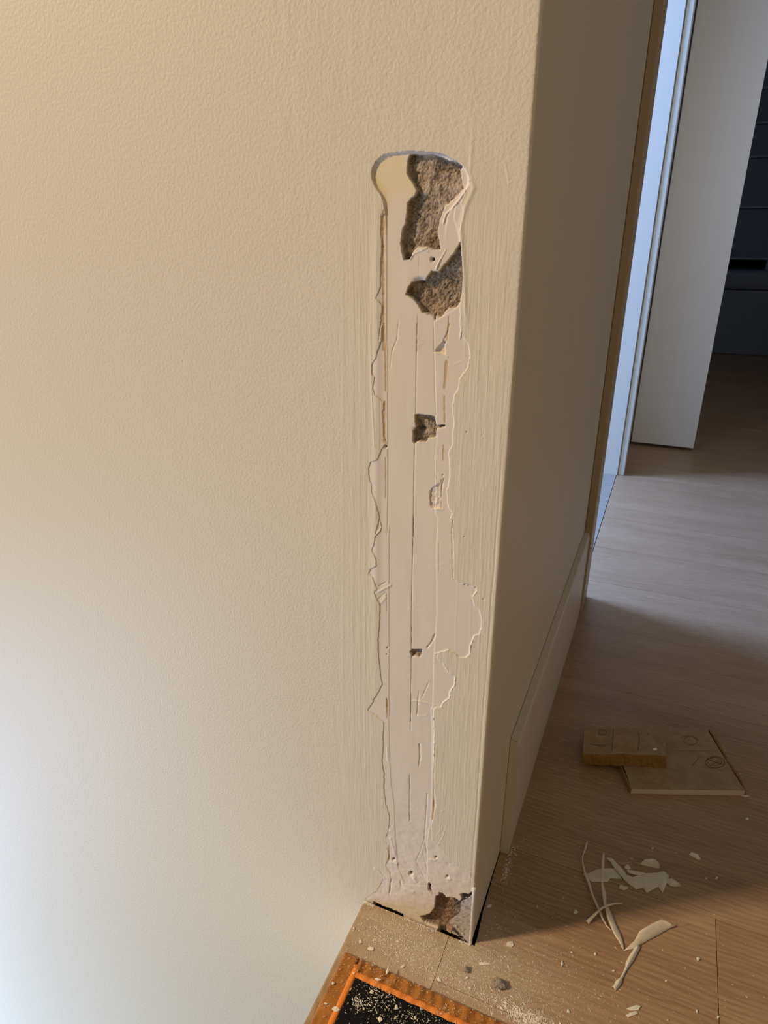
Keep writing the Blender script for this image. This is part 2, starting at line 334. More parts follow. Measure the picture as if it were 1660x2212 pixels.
# round drill holes and small pocks
pocks = []
for (u0, v0), r0, dp in [(c1([(688,1108)])[0], 4.2, .006), (c1([(550,365)])[0], 5, .005), (c4([(612,1610)])[0], 4.5, .004), (c4([(940,1636)])[0], 3.5, .002), (c4([(838,1462)])[0], 3, .002),
                       (c2([(1115,968)])[0], 1.8, .0009), (c2([(1255,995)])[0], 1.6, .0006), (c2([(900,1357)])[0], 2, .0012), (c3([(425,1222)])[0], 2.2, .001), (c3([(420,1285)])[0], 1.5, .001),
                       (c3([(1150,175)])[0], 1.5, .0009), (c3([(1330,760)])[0], 1.8, .0009), (c3([(1255,655)])[0], 1.8, .0009), (c2([(386,1100)])[0], 3.5, .0025), (c4([(460,1480)])[0], 3.5, .0025), (c2([(915,165)])[0], 2.6, .002)]:
    D -= dp*np.exp(-(np.hypot(U-u0, V-v0)/r0)**4); pocks.append((u0, v0, r0, dp))
# triangular chip and rough chip
tri = sdf(U, V, c2([(820,250),(870,190),(915,150),(925,275)])); D -= .0022*ss(-.6, 2.5, tri)
rch = sdf(U, V, c2([(790,1480),(880,1420),(880,1650),(795,1655),(780,1560)]))+jn; D -= .0011*ss(-1, 2, rch)*(1+.6*fbm(U/4, V/4, 2, 12))
# ---- colours of the coats, with lit ridges and hole shade painted in
def lerp(A, c, t): return A*(1-t[..., None])+np.array(c)*t[..., None]
C = np.ones(U.shape+(3,))*np.array(PAINT)
near = (ss(690, 790, U)*(1-ss(1085, 1130, U)))*ss(300, 440, V)
C = lerp(C, (.755, .675, .515), near*.55*(1+.5*fbm(U/40, V/60, 3, 5)).clip(0, 1))
C = lerp(C, PLASTER, t_main)
C = lerp(C, (.84, .69, .46), t_cream*(1-.8*ss(395, 450, V)))
C *= (1+.025*fbm(GX*40, GZ*25, 3, 41))[..., None]
glue = [(c1([(272,690),(270,760)]), 2.2), (c1([(268,730),(270,850)]), 4.4), (c1([(268,850),(268,1000)]), 3.2), (c1([(268,1000),(272,1400)]), 3.6), (c1([(272,1400),(272,1880)]), 3.4), (c2([(375,0),(372,150)]), 3.0), (c2([(385,150),(388,600)]), 2.2),
        (c2([(380,700),(378,900),(378,1060)]), 3.0), (c2([(388,1200),(390,1560)]), 1.9), (c2([(960,0),(925,150)]), 2.0), (c2([(935,340),(925,460),(918,570)]), 4.0), (c2([(915,650),(918,880)]), 2.6),
        (c2([(905,1090),(903,1220)]), 1.8), (c2([(885,1400),(883,1650)]), 1.6), (c3([(418,700),(420,880)]), 1.0), (c3([(420,1700),(420,1880)]), 1.6), (c4([(402,50),(402,110)]), 1.8), (c4([(402,110),(405,220)]), 1.0),
        (c4([(825,520),(820,1000)]), 1.0), (c4([(822,960),(812,1120)]), 2.2), (c4([(418,1360),(420,1500)]), 2.0), (c1([(830,1600),(815,1800)]), 1.4), (c3([(1030,0),(1040,560)]), 1.5), (c4([(428,1680),(424,1790)]), 1.2)]
for pts, wd in glue:
    gd = pld(U, V, pts)+jn*.5
    C = lerp(C, (.60, .40, .16), (1-ss(wd*.5, wd*1.25, gd))*.92*(.75+.4*fbm(U/5, V/9, 2, 8)).clip(0, 1))
    D -= .0003*(1-ss(wd*.5, wd, gd))
st = np.exp(-(np.hypot((U-907)/9, (V-740)/12))**2)*(fbm(U/4, V/4, 3, 71) > 0).astype(float); C = lerp(C, (.62, .42, .18), st*.5)
for k in (0, 1, 2, 3, 4, 5, 6, 7, 8, 9, 10): # pencil grey in the centre groove
    pts, wd, dp = lines[k]
    C = lerp(C, (.36, .31, .27), .42*np.exp(-(pld(U, V, pts)/(wd*1.0))**2)*(1 if k < 7 else .45))
lit_ridges = [(lines[i][0], lines[i][1]) for i in range(28, len(lines)) if lines[i][2] < 0]  # white plaster ridges and torn edges, their lit brightness put into the colour
for pts, wd in lit_ridges:
    C = lerp(C, (.86, .80, .72), .6*np.exp(-(pld(U, V, pts)/wd)**2))
# masonry behind
gr = fbm(GX*900, GZ*900, 3, 91); gr2 = fbm(GX*260, GZ*260, 3, 95); gr3 = fbm(GX*70, GZ*70, 3, 99)
region = np.zeros(U.shape, int)
for pts, dp, rid in holes:
    s = sdf(U, V, pts)+jn*.8
    t = ss(-1.0, 2.2, s); tc = ss(-.6, .6, s)
    rough = .0007*gr+.0007*gr2+.0022*gr3
    D = D*(1-t)+t*(-dp+rough)
    base = np.array((.34, .262, .195))
    cc = base*(1+.8*gr+.35*gr2+.35*gr3)[..., None].clip(.25, 1.9)
    if rid in (1, 3): cc = lerp(cc, (.55, .45, .35), .5*ss(-.05, .45, gr3)+0*gr3)
    if rid == 5:
        uu = (U-820)*6.385; cc = cc*np.array((.85, .72, .66))
        cc = lerp(cc, (.40, .24, .17), .7*ss(0, .4, gr3)*ss(760, 800, uu)*(1-ss(940, 980, uu)))
        cc = lerp(cc, (.24, .21, .20), ss(960, 1010, uu)*.8)
    C = C*(1-tc[..., None])+cc*tc[..., None]
    region[s > .3] = rid
D -= .004*np.exp(-((np.hypot((U-907)/11, (V-607)/6))**2))     # dark cavity under the filler tongue
D -= .0045*np.exp(-((np.hypot((U-905)/9, (V-928)/4))**2))
for u0, v0, r0, dp in pocks:
    if dp > .0015: C = lerp(C, (.05, .04, .03), np.exp(-(np.hypot(U-u0, V-v0)/(r0*.72))**4)*(.95 if dp > .003 else .6))  # shade inside the holes put into the colour, darkest in deep ones
rim = pld(U, V, H1+H1[:1]); C = lerp(C, (.84, .78, .70), .6*np.exp(-((rim-1.5)/1.6)**2)*(region == 0))
# torn bottom edge of the filler over the floor gap
C = lerp(C, (.03, .025, .02), ss(-.001, -.004, GZ)*0+(GZ < .0005).astype(float)*.0)
D -= .010*(1-ss(.0005, .0022, GZ+.0012*fbm(GX*300, GX*0, 3, 66)))*(ss(-.141, -.137, GX)*(1-ss(-.100, -.094, GX))+ss(-.047, -.043, GX))
fade = ss(-.230, -.222, GX)*(1-ss(1.03, 1.048, GZ)); D *= fade
C = lerp(C, PAINT, 1-fade)
PX = GX+NX[None, :]*D; PY = CY[None, :]+NY[None, :]*D
# drop flange of the arris where the plaster is missing (the metal bead stands there instead)
nz, nx = GX.shape
verts = np.stack([PX, PY, GZ], -1).reshape(-1, 3)
idx = np.arange(nz*nx).reshape(nz, nx)
Q = np.stack([idx[:-1, :-1], idx[:-1, 1:], idx[1:, 1:], idx[1:, :-1]], -1).reshape(-1, 4)
reg4 = region.reshape(-1)[Q]
core_id = (s_main > 0).astype(int)*10
r_all = np.where(region > 0, region, core_id).reshape(-1)
fr = np.max(np.where(r_all[Q] < 10, r_all[Q], 0), axis=1)
fr = np.where(fr > 0, fr, np.max(r_all[Q], axis=1))
cflat = np.concatenate([C.clip(0.01, .9), np.ones(U.shape+(1,))], -1).reshape(-1, 4)
gr_roll = (1-t_main)*(1-.65*near); gr_brush = (1-t_main)*near*.9
for rid_s in (t_core,): gr_roll = gr_roll*(1-rid_s)
gflat = np.stack([gr_roll, gr_brush, gr_roll*0, gr_roll*0+1], -1).reshape(-1, 4)

def patch(name, sel, parent=None, extra=None):
    q = Q[sel]; used, inv = np.unique(q, return_inverse=True); inv = inv.reshape(q.shape)
    vv = verts[used]; ca = cflat[used]; ga = gflat[used]
    if extra is not None:
        ev, ef = extra; ef = np.array(ef)+len(vv)
        vv = np.concatenate([vv, ev]); q2 = np.concatenate([inv, ef])
        ca = np.concatenate([ca, np.tile(np.array([*PAINT, 1.0]), (len(ev), 1))]); ga = np.concatenate([ga, np.tile(np.array([1., 0, 0, 1]), (len(ev), 1))])
    else: q2 = inv
    me = bpy.data.meshes.new(name); nv, nf = len(vv), len(q2)
    me.vertices.add(nv); me.vertices.foreach_set('co', vv.astype(np.float32).ravel())
    me.loops.add(nf*4); me.loops.foreach_set('vertex_index', q2.astype(np.int32).ravel())
    me.polygons.add(nf); me.polygons.foreach_set('loop_start', np.arange(0, nf*4, 4, dtype=np.int32))
    me.update(calc_edges=True)
    me.polygons.foreach_set('use_smooth', np.ones(nf, bool))
    a = me.attributes.new('coat', 'FLOAT_COLOR', 'POINT'); a.data.foreach_set('color', ca.astype(np.float32).ravel())
    a = me.attributes.new('grain', 'FLOAT_COLOR', 'POINT'); a.data.foreach_set('color', ga.astype(np.float32).ravel())
    return link(name, me, m_wall, parent)
# rest of the wall face around the detailed field
EV = []; EF = []
def equad(a, b_, c, d):
    n = len(EV); EV.extend([a, b_, c, d]); EF.append((n, n+1, n+2, n+3))
XL, ZB, ZT, GL = -4.2, -5.0, 2.5, CX[0]
z0g, z1g = zs[0], zs[-1]
equad((XL, 0, ZB), (GL, 0, ZB), (GL, 0, ZT), (XL, 0, ZT))
for i in range(len(CX)-1):
    if i < len(xs)-1 and i > 0: continue
    a, b2 = (CX[0], 0), (CX[len(xs)-1], 0)
    if i >= len(xs)-1: a, b2 = (CX[i], CY[i]), (CX[i+1], CY[i+1])
    equad((a[0], a[1], z1g), (b2[0], b2[1], z1g), (b2[0], b2[1], ZT), (a[0], a[1], ZT))
    equad((a[0], a[1], ZB), (b2[0], b2[1], ZB), (b2[0], b2[1], z0g), (a[0], a[1], z0g))
for (x0, x1, y0, y1) in ((XL, -.125, .025, .12), (-.125, -.02, .025, .10)):   # the wall's body
    P = [(x0, y0), (x1, y0), (x1, y1), (x0, y1)]
    for k in range(4):
        (ax, ay), (bx_, by_) = P[k], P[(k+1) % 4]
        equad((ax, ay, ZB), (bx_, by_, ZB), (bx_, by_, ZT), (ax, ay, ZT))
wall_left = patch('wall_left', fr == 0, None, (np.array(EV), EF))
tag(wall_left, 'cream painted wall face with a long vertical torn repair band beside its corner', kind='structure')
o = patch('plaster_band', fr == 10, wall_left); o['label'] = 'smooth pinkish bare plaster strip with torn paint edges'
for rid, lb in ((1, 'brown-grey crumbly masonry in the round-headed top opening'), (2, 'brown-grey masonry hole below the drilled screw hole'), (3, 'small square masonry hole halfway down the strip'),
                (4, 'tiny masonry hole low on the pencil line'), (5, 'broken-out masonry at the foot of the corner')):
    o = patch('exposed_masonry', fr == rid, wall_left); o['label'] = lb

# galvanised corner bead bared at the foot of the arris
bm = bmesh.new()
zt = bp(1022, 1917, 1, 0)[2]
flange = [bp(u, v2_, 1, -.0002) for u, v2_ in cD([(1310,262),(1285,330),(1240,370),(1190,400),(1130,430),(1120,540),(1100,600),(1010,660),(965,690),(970,720),(1050,800),(1130,880),(1195,970),(1230,1010)])]
pts = [(min(p[0], -.0016), -.0006, p[2]) for p in flange]
pts[0] = (-.0016, -.0006, zt); pts[-1] = (-.0016, -.0006, -.004)
vs = [bm.verts.new(p) for p in pts]; bk = [bm.verts.new((p[0], p[1]+.0008, p[2])) for p in pts]
bm.faces.new(vs); bm.faces.new(bk[::-1])
for i in range(len(vs)): bm.faces.new((vs[i], vs[(i+1) % len(vs)], bk[(i+1) % len(bk)], bk[i]))
m_metal, ntm, bmm = new_mat('galvanised_steel', (.36, .345, .37), .5, .5); bmm.inputs['Metallic'].default_value = .15
vv_ = coords(ntm); nn = noise(ntm, vv_, 260, 4, .6)
ntm.links.new(ramp(ntm, nn, [(.38, (.36, .34, .355)), (.55, (.66, .63, .68))]), bmm.inputs['Base Color']); bump(ntm, bmm, nn, .5, .0008)
bead = bm_obj('corner_bead', bm, m_metal, wall_left); bead['label'] = 'bare grey metal corner bead'
# rounded nose of the bead
bm = bmesh.new(); nseg = 26; ring = 10
prev = None
for k in range(nseg+1):
    z = -.004+(zt+.004)*k/nseg; rr = .0024+.0002*math.sin(k*2.3)
    cur = [bm.verts.new((-.0014+rr*math.cos(a), .0010+rr*math.sin(a), z)) for a in [2*math.pi*j/ring for j in range(ring)]]
    if prev:
        for j in range(ring): bm.faces.new((prev[j], prev[(j+1) % ring], cur[(j+1) % ring], cur[j]))
    else: bm.faces.new(cur[::-1])
    prev = cur
bm.faces.new(prev)
m_zinc = paint_mat('bright_zinc', (.80, .77, .80), 300, .5, .0006, .45)
bm_obj('bead_nose', bm, m_zinc, bead, True)
# plaster crumbs still stuck on the bead
m_crumb = paint_mat('plaster_crumb', (.82, .77, .69), 500, .5, .0006, .8)
def rock(name, c, r, mat, parent=None, seed=0, sub=2, squash=(1, 1, 1), rot=0.0, amp=.28):
    bm = bmesh.new(); bmesh.ops.create_icosphere(bm, subdivisions=sub, radius=1)
    rd = random.Random(seed); ph = [rd.uniform(0, 6) for _ in range(6)]
    cr, sr = math.cos(rot), math.sin(rot)
    for v_ in bm.verts:
        p = v_.co.copy(); n_ = 1+amp*(math.sin(p.x*3.1+ph[0])*math.sin(p.y*3.7+ph[1])+.5*math.sin(p.z*6.3+ph[2])*math.sin(p.x*7+ph[3]))+rd.uniform(-.06, .06)
        p = Vector((p.x*squash[0], p.y*squash[1], p.z*squash[2]))*n_*r
        v_.co = Vector((c[0]+p.x*cr-p.y*sr, c[1]+p.x*sr+p.y*cr, c[2]+p.z))
    return bm_obj(name, bm, mat, parent)
for u, v_, r, sq in ((1060, 770, .0016, (.8, .6, 1.8)), (1100, 815, .0011, (1, .6, 1.1)), (1150, 870, .0009, (1, .6, 1.4))):
    p = bp(*cD([(u, v_)])[0], 1, -.0012); rock('plaster_crumb', p, r, m_crumb, bead, int(u), 1, sq)
for u, v_ in ((1090, 560), (1130, 600), (1200, 375)):
    p = bp(*cD([(u, v_)])[0], 1, -.0012); rock('plaster_crumb', p, .0010, m_wall if False else m_crumb, bead, int(u), 1, (1, .5, .8))

# --- wall_middle : the shaded wall that runs away from the corner, with its doorway
YO0, YO1 = .975, 1.955
def wallbox(name, poly, z0, z1, mat, label):
    bm = bmesh.new(); prism_bm(bm, poly, z0, z1); o = bm_obj(name, bm, mat); return tag(o, label, kind='structure')
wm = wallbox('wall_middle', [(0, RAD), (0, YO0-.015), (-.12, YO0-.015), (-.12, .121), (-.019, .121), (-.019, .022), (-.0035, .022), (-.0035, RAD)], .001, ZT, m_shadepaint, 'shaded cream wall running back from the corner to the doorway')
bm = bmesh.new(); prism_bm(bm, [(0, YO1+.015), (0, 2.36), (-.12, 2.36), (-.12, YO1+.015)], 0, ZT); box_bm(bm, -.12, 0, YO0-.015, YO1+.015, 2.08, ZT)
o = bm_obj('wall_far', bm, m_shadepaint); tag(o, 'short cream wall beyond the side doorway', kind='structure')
# door lining and casings
t1 = empty('trim_1', (0, .93, 0)); tag(t1, 'shade-darkened beige door casing and lining at the near side of the doorway', kind='structure')
def child_box(name, d, mat, par, bev=.001):
    o = boxobj(name, d, mat, None, bev); o.parent = par; o.matrix_parent_inverse = par.matrix_world.inverted() if False else Matrix.Translation(-Vector(par.location)); return o
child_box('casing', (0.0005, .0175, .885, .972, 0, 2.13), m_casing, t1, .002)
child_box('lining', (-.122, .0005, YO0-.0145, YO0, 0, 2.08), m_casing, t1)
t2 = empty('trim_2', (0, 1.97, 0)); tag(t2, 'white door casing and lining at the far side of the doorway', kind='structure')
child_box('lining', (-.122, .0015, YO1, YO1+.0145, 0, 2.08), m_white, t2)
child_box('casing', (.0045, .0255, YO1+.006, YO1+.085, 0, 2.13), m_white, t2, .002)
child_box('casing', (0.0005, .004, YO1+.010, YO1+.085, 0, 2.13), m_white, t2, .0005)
# baseboard: stops short of the corner
bb = empty('baseboard_left', (0.006, .5, 0)); tag(bb, 'cream baseboard cut off short of the corner', kind='structure')
bm = bmesh.new()
prof = [(.0005, 0), (.0125, 0), (.0125, .205), (.0105, .211), (.0005, .213)]
for y in (.150, .8845):
    pass
va = [bm.verts.new((x, .150, z)) for x, z in prof]; vb = [bm.verts.new((x, .8845, z)) for x, z in prof]
bm.faces.new(va); bm.faces.new(vb[::-1])
for i in range(5): bm.faces.new((va[i], va[(i+1) % 5], vb[(i+1) % 5], vb[i]))
o = bm_obj('board', bm, m_board, bb); o.matrix_parent_inverse = Matrix.Translation(-Vector(bb.location))
child_box('caulk_line', (.0005, .0115, .151, .884, .2128, .2150), m_board, bb, .0004)
# far door leaf, a little ajar over the floor
d1 = empty('door_1', (.145, 2.41, 0.01)); tag(d1, 'plain white door leaf standing open at the end of the hallway', kind='structure')
child_box('leaf', (.018, .2685, 2.395, 2.437, .0145, 2.10), paint_mat('door_white', (.86, .84, .80), 60, .04, .0004, .45), d1, .0015)
# right-hand hallway wall, back wall, ceiling
tag(boxobj('wall_right', (1.95, 2.05, -2.6, 6.1, 0, ZT), m_tan), 'plain hallway wall opposite, out of view', kind='structure')
m_navy = paint_mat('dim_bluish_wall', (.34, .37, .43), 60, .05)
tag(boxobj('wall_back', (-2.1, 1.95, 6.0, 6.1, 0, ZT), m_navy), 'far wall of the dark end room', kind='structure')
tag(boxobj('wall_divider', (-2.1, -.1205, 2.36, 2.46, 0, ZT), m_paint), 'wall between the side room and the dark end room', kind='structure')
tag(boxobj('wall_side', (-2.2, -2.1, .1205, 6.1, 0, ZT), m_paint), 'outer wall of the side room', kind='structure')
tag(boxobj('ceiling', (-2.2, 2.05, .1205, 6.1, ZT, ZT+.1), m_ceil), 'pale ceiling above the hallway', kind='structure')

# --- floor : oak planks laid across the hallway
floor = empty('floor', (0.3, 1, -.02)); tag(floor, 'oak plank floor with plaster dust near the corner', kind='structure')
def fchild(name, o, par=floor):
    o.name = name; o.parent = par; o.matrix_parent_inverse = Matrix.Translation(-Vector(par.location)); return o
fchild('subfloor', boxobj('subfloor', (-.147, 1.95, -2.6, 6.0, -.2, -.0165), m_dark))
fchild('subfloor', boxobj('subfloor', (-2.1, -.147, .1205, 6.0, -.2, -.0165), m_dark))
PW = .2254; y0 = .163-12*PW; G = .0003
joints = {}
k = 0
cutpos = {11: [.2935], 12: [1.02], 13: [.75], 14: [.12+.6], 15: [.9], 16: [.62], 17: [.95], 10: [.5]}
while y0+k*PW < 6.0:
    ya, yb = y0+k*PW+G, min(y0+(k+1)*PW-G, 5.999)
    if yb < 0 or k == 11: xl, xr = -.0293, 1.949
    elif ya < .8: xl, xr = .0010, 1.949
    else: xl, xr = -.0005, 1.949
    if ya > 2.4: xl = -2.09
    if k == 15: xl = -.0005
    cuts = [xl]+[c for c in cutpos.get(k, [xl+.4+((k*.377) % .7)]) if c > xl+.1]+[xr]
    for a, c in zip(cuts[:-1], cuts[1:]):
        bm = bmesh.new()
        if k == 11 and a == xl:
            poly = [(a+G, ya), (c-G, ya), (c-G, yb), (.0008, yb), (.0012, .11), (.0022, .05), (.0052, .012), (.0056, -.0022), (a+G, -.0022)]
        else: poly = [(a+G, ya), (c-G, ya), (c-G, yb), (a+G, yb)]
        prism_bm(bm, poly, -.016, 0, .0005); fchild('plank', bm_obj('plank', bm, m_oak))
    k += 1
# side room floor and threshold strip in the doorway
m_thr = wood('pale_threshold', (.36, .31, .25), (.28, .24, .19), .4, False, 'y')
fchild('threshold_strip', boxobj('threshold_strip', (-.119, -.0015, .976, 1.954, -.016, .0015), m_thr, None, .001))
for k in range(10):
    ya = .1215+k*PW
    fchild('plank', boxobj('plank', (-2.09, -.1255, ya, min(ya+PW-.001, 2.358), -.016, 0), m_oak, None, .0005))
# nosing board at the head of the stairs
bm = bmesh.new(); prof = [(-.0297, 0), (-.1510, 0), (-.1530, -.0006), (-.1540, -.003), (-.1540, -.030), (-.1500, -.032), (-.1475, -.0165), (-.0297, -.016)]
va = [bm.verts.new((x, -.0022, z)) for x, z in prof]; vb = [bm.verts.new((x, -2.6, z)) for x, z in prof]
bm.faces.new(va); bm.faces.new(vb[::-1])
for i in range(len(prof)): bm.faces.new((va[i], va[(i+1) % len(prof)], vb[(i+1) % len(prof)], vb[i]))
fchild('nosing_board', bm_obj('nosing_board', bm, m_nose))
fchild('riser', boxobj('riser', (-.149, -.1472, -2.6, -.002, -.2, -.033), m_board))

# ------------------------------------------------------------------ RUG
def uv_patch(name, x0, x1, y0_, y1_, nx_, ny_, hf, mat, parent, zb=.0008):
    X = np.linspace(x0, x1, nx_); Y = np.linspace(y0_, y1_, ny_); XX, YY = np.meshgrid(X, Y); ZZ = hf(XX, YY)
    vs_ = np.stack([XX, YY, ZZ], -1).reshape(-1, 3).tolist(); F = []
    for j in range(ny_-1):
        for i in range(nx_-1):
            a = j*nx_+i; F.append((a, a+1, a+nx_+1, a+nx_))
    ringi = [i for i in range(nx_)]+[j*nx_+nx_-1 for j in range(1, ny_)]+[(ny_-1)*nx_+i for i in range(nx_-2, -1, -1)]+[j*nx_ for j in range(ny_-2, 0, -1)]
    n0 = len(vs_); vs_ += [[vs_[i][0], vs_[i][1], zb] for i in ringi]; n = len(ringi)
    for i in range(n): F.append((ringi[(i+1) % n], ringi[i], n0+i, n0+(i+1) % n))
    return link(name, mesh_from(name, vs_, F, True), mat, parent)
RZ = .0075
q0 = bp(744, 2050, 2, RZ*.6); q1 = bp(673, 2212, 2, RZ*.6); qi = bp(768, 2114, 2, RZ); qt = bp(1119, 2208, 2, RZ*.6)
RX0, RY0 = -.1460, q0[1]-.002; BX, BY = qi[0], qi[1]
RX1, RY1 = .44, -.62
mo, nt, b = new_mat('orange_velvet', (.62, .22, .035), .85, .1)
v = coords(nt); nn = noise(nt, coords(nt, (900, 900, 900)), 1, 3, .6); bg = noise(nt, v, 45, 3, .5)
f = mth(nt, 'ADD', mth(nt, 'MULTIPLY', nn, .5), mth(nt, 'MULTIPLY', bg, .5))
nt.links.new(ramp(nt, f, [(.35, (.30, .11, .018)), (.62, (.56, .225, .045))]), b.inputs['Base Color']); bump(nt, b, nn, .8, .0012)
b.inputs['Sheen Weight'].default_value = .25
ms, nt, b = new_mat('orange_satin_piping', (.86, .27, .045), .45, .3); bump(nt, b, noise(nt, coords(nt, (700, 700, 700)), 1, 2, .5), .4, .0006)
mk, nt, b = new_mat('black_rug_pile', (.012, .011, .014), .9, .12)
nn = noise(nt, coords(nt, (420, 420, 420)), 1, 3, .6); bump(nt, b, nn, .9, .0016)
rug = empty('floor_rug', (RX0+.2, RY0-.2, .001))
tag(rug, 'black rug with a ribbed orange border, lying at the head of the stairs', 'rug')
def rchild(o): o.matrix_parent_inverse = Matrix.Translation(-Vector(rug.location)); return o
wS = .0075
def edge_round(d, w=.005): return RZ*np.sqrt(np.clip(1-(1-np.clip(d/w, 0, 1))**2, 0, 1))
def h_top(X, Y):
    d = RY0-Y; dl = X-RX0
    ribs = np.sin(X*2*math.pi/.0155+3.2*fbm(X*28, Y*30, 2, 4))*(.6+.5*fbm(X*50, Y*0, 2, 44))
    return .0012+edge_round(np.minimum(d, dl+.004), .007)*(1+.22*ribs*ss(0, .006, d))+.0012*fbm(X*90, Y*90, 2, 6)*ss(0, .004, d)
def h_left(X, Y):
    d = X-RX0; dt = RY0-Y
    return .0012+edge_round(np.minimum(d, dt+.0), .006)*(1+.03*np.sin(Y*2*math.pi/.021+2*fbm(X*60, Y*30, 2, 8)))+.0007*fbm(X*120, Y*60, 2, 16)
rchild(uv_patch('border', RX0+.024, RX1, BY+wS, RY0, 620, 22, h_top, mo, rug))
rchild(uv_patch('border', RX0, BX-wS, RY1, RY0+.001, 22, 420, h_left, mo, rug))
def h_pipe_t(X, Y): t = (Y-BY)/wS; return .002+RZ*(.86+.22*np.sqrt(np.clip(1-(2*t-1)**2, 0, 1)))+.0006*np.sin(X*2*math.pi/.0155+1)
def h_pipe_l(X, Y): t = (X-(BX-wS))/wS; return .002+RZ*(.86+.26*np.sqrt(np.clip(1-(2*t-1)**2, 0, 1)))
rchild(uv_patch('piping', BX-.001, RX1, BY, BY+wS+.0006, 420, 8, h_pipe_t, ms, rug))
rchild(uv_patch('piping', BX-wS-.0006, BX, RY1, RY0-.012, 8, 60, h_pipe_l, ms, rug))
def h_field(X, Y): return .0018+RZ*.80+.0012*np.abs(np.sin((X*.9+Y*.45)*2*math.pi/.045))**.5+.0006*fbm(X*150, Y*150, 2, 33)
rchild(uv_patch('pile_field', BX-.0005, RX1, RY1, BY+.0005, 300, 260, h_field, mk, rug))

# ------------------------------------------------------------------ OFFCUT BOARDS
m_mdf, nt, b = new_mat('raw_board_back', (.40, .27, .15), .8, .15)
v = coords(nt); n1 = noise(nt, v, 60, 4, .6); n2 = noise(nt, coords(nt, (20, 300, 60)), 1, 3, .6)
nt.links.new(ramp(nt, mth(nt, 'ADD', mth(nt, 'MULTIPLY', n1, .6), mth(nt, 'MULTIPLY', n2, .4)), [(.35, (.33, .215, .115)), (.65, (.44, .31, .185))]), b.inputs['Base Color']); bump(nt, b, n1, .3, .0006)
m_torn, nt, b = new_mat('torn_board_edge', (.36, .19, .05), .85, .1)
n1 = noise(nt, coords(nt, (70, 220, 500)), 1, 4, .6); nt.links.new(ramp(nt, n1, [(.30, (.22, .12, .03)), (.70, (.36, .205, .065))]), b.inputs['Base Color']); bump(nt, b, n1, .4, .0008)
m_edge, _, _ = new_mat('white_board_edge', (.72, .60, .50), .5, .3)
m_ink, _, _ = new_mat('dark_scribble', (.13, .08, .045), .8, .1)
T1 = .0105
b1p = [bp(u, v_, 2, T1) for u, v_ in cB([(828,96),(1190,98),(1535,655),(520,640),(330,100)])]
def board(name, top, T, zb, mat, parent=None):
    bm = bmesh.new(); prism_bm(bm, [(p[0], p[1]) for p in top][::1], zb, zb+T); 
    return bm_obj(name, bm, mat, parent)
off1 = empty('board_offcut', (float(b1p[3][0]), float(b1p[3][1]), 0)); tag(off1, 'thin slanted board offcut with a white front edge and a scribbled circle', 'board')
def par(o, p): o.parent = p; o.matrix_parent_inverse = Matrix.Translation(-Vector(p.location)); return o
par(board('board', b1p, T1-.0005, .0005, m_mdf), off1)
a_, c_ = b1p[3], b1p[2]
n_ = np.array([c_[1]-a_[1], -(c_[0]-a_[0])]); n_ = n_/np.linalg.norm(n_)*.0008
par(board('painted_edge', [(a_[0], a_[1]), (c_[0], c_[1]), (c_[0]+n_[0], c_[1]+n_[1]), (a_[0]+n_[0], a_[1]+n_[1])], T1-.0006, .0004, m_edge), off1)
a_, c_ = b1p[4], b1p[3]; l1, l2 = bp(*cB([(430, 440)])[0], 2, T1), b1p[3]
n_ = np.array([l2[1]-l1[1], -(l2[0]-l1[0])]); n_ = n_/np.linalg.norm(n_)*.0014
par(board('painted_edge', [(l1[0], l1[1]), (l2[0], l2[1]), (l2[0]+n_[0], l2[1]+n_[1]), (l1[0]+n_[0], l1[1]+n_[1])], T1-.0003, .0006, m_mdf), off1)
# torn right-hand edge
def ribbon(name, L, Rr, zL, zR, mat, parent=None, th=.0004, sub=4, cup=0.0, smooth=True, space='px', jit=0.0, seed=1):
    """sheet between two side lines given in photograph pixels at the stated heights; solid"""
    rd = random.Random(seed)
    n = len(L); P = []
    for i in range(n):
        zl = zL[i] if hasattr(zL, '__len__') else zL; zr = zR[i] if hasattr(zR, '__len__') else zR
        a = Vector(bp(*L[i], 2, zl)); c = Vector(bp(*Rr[i], 2, zr)); P.append((a, c))
    rows = []
    # resample lengthwise x2
    Q_ = []
    for i in range(n-1):
        for t in (0, .5):
            Q_.append((P[i][0].lerp(P[i+1][0], t), P[i][1].lerp(P[i+1][1], t)))
    Q_.append(P[-1])
    V_ = []
    for a, c in Q_:
        for j in range(sub+1):
            t = j/sub; p = a.lerp(c, t); p.z += cup*(4*t*(1-t)-0)*(c-a).length+rd.uniform(-1, 1)*jit
            V_.append(p)
    m_ = len(Q_); k_ = sub+1; F = []
    nb = len(V_); V2 = V_+[Vector((p.x, p.y, p.z-th)) for p in V_]
    for i in range(m_-1):
        for j in range(sub):
            a = i*k_+j; F.append((a, a+1, a+k_+1, a+k_)); F.append((nb+a, nb+a+k_, nb+a+k_+1, nb+a+1))
    bd = [j for j in range(k_)]+[i*k_+k_-1 for i in range(1, m_)]+[(m_-1)*k_+j for j in range(k_-2, -1, -1)]+[i*k_ for i in range(m_-2, 0, -1)]
    for i in range(len(bd)): F.append((bd[i], nb+bd[i], nb+bd[(i+1) % len(bd)], bd[(i+1) % len(bd)]))
    me = mesh_from(name, V2, F, smooth)
    bm = bmesh.new(); bm.from_mesh(me); bmesh.ops.recalc_face_normals(bm, faces=bm.faces); bm.to_mesh(me); bm.free()
    return link(name, me, mat, parent)
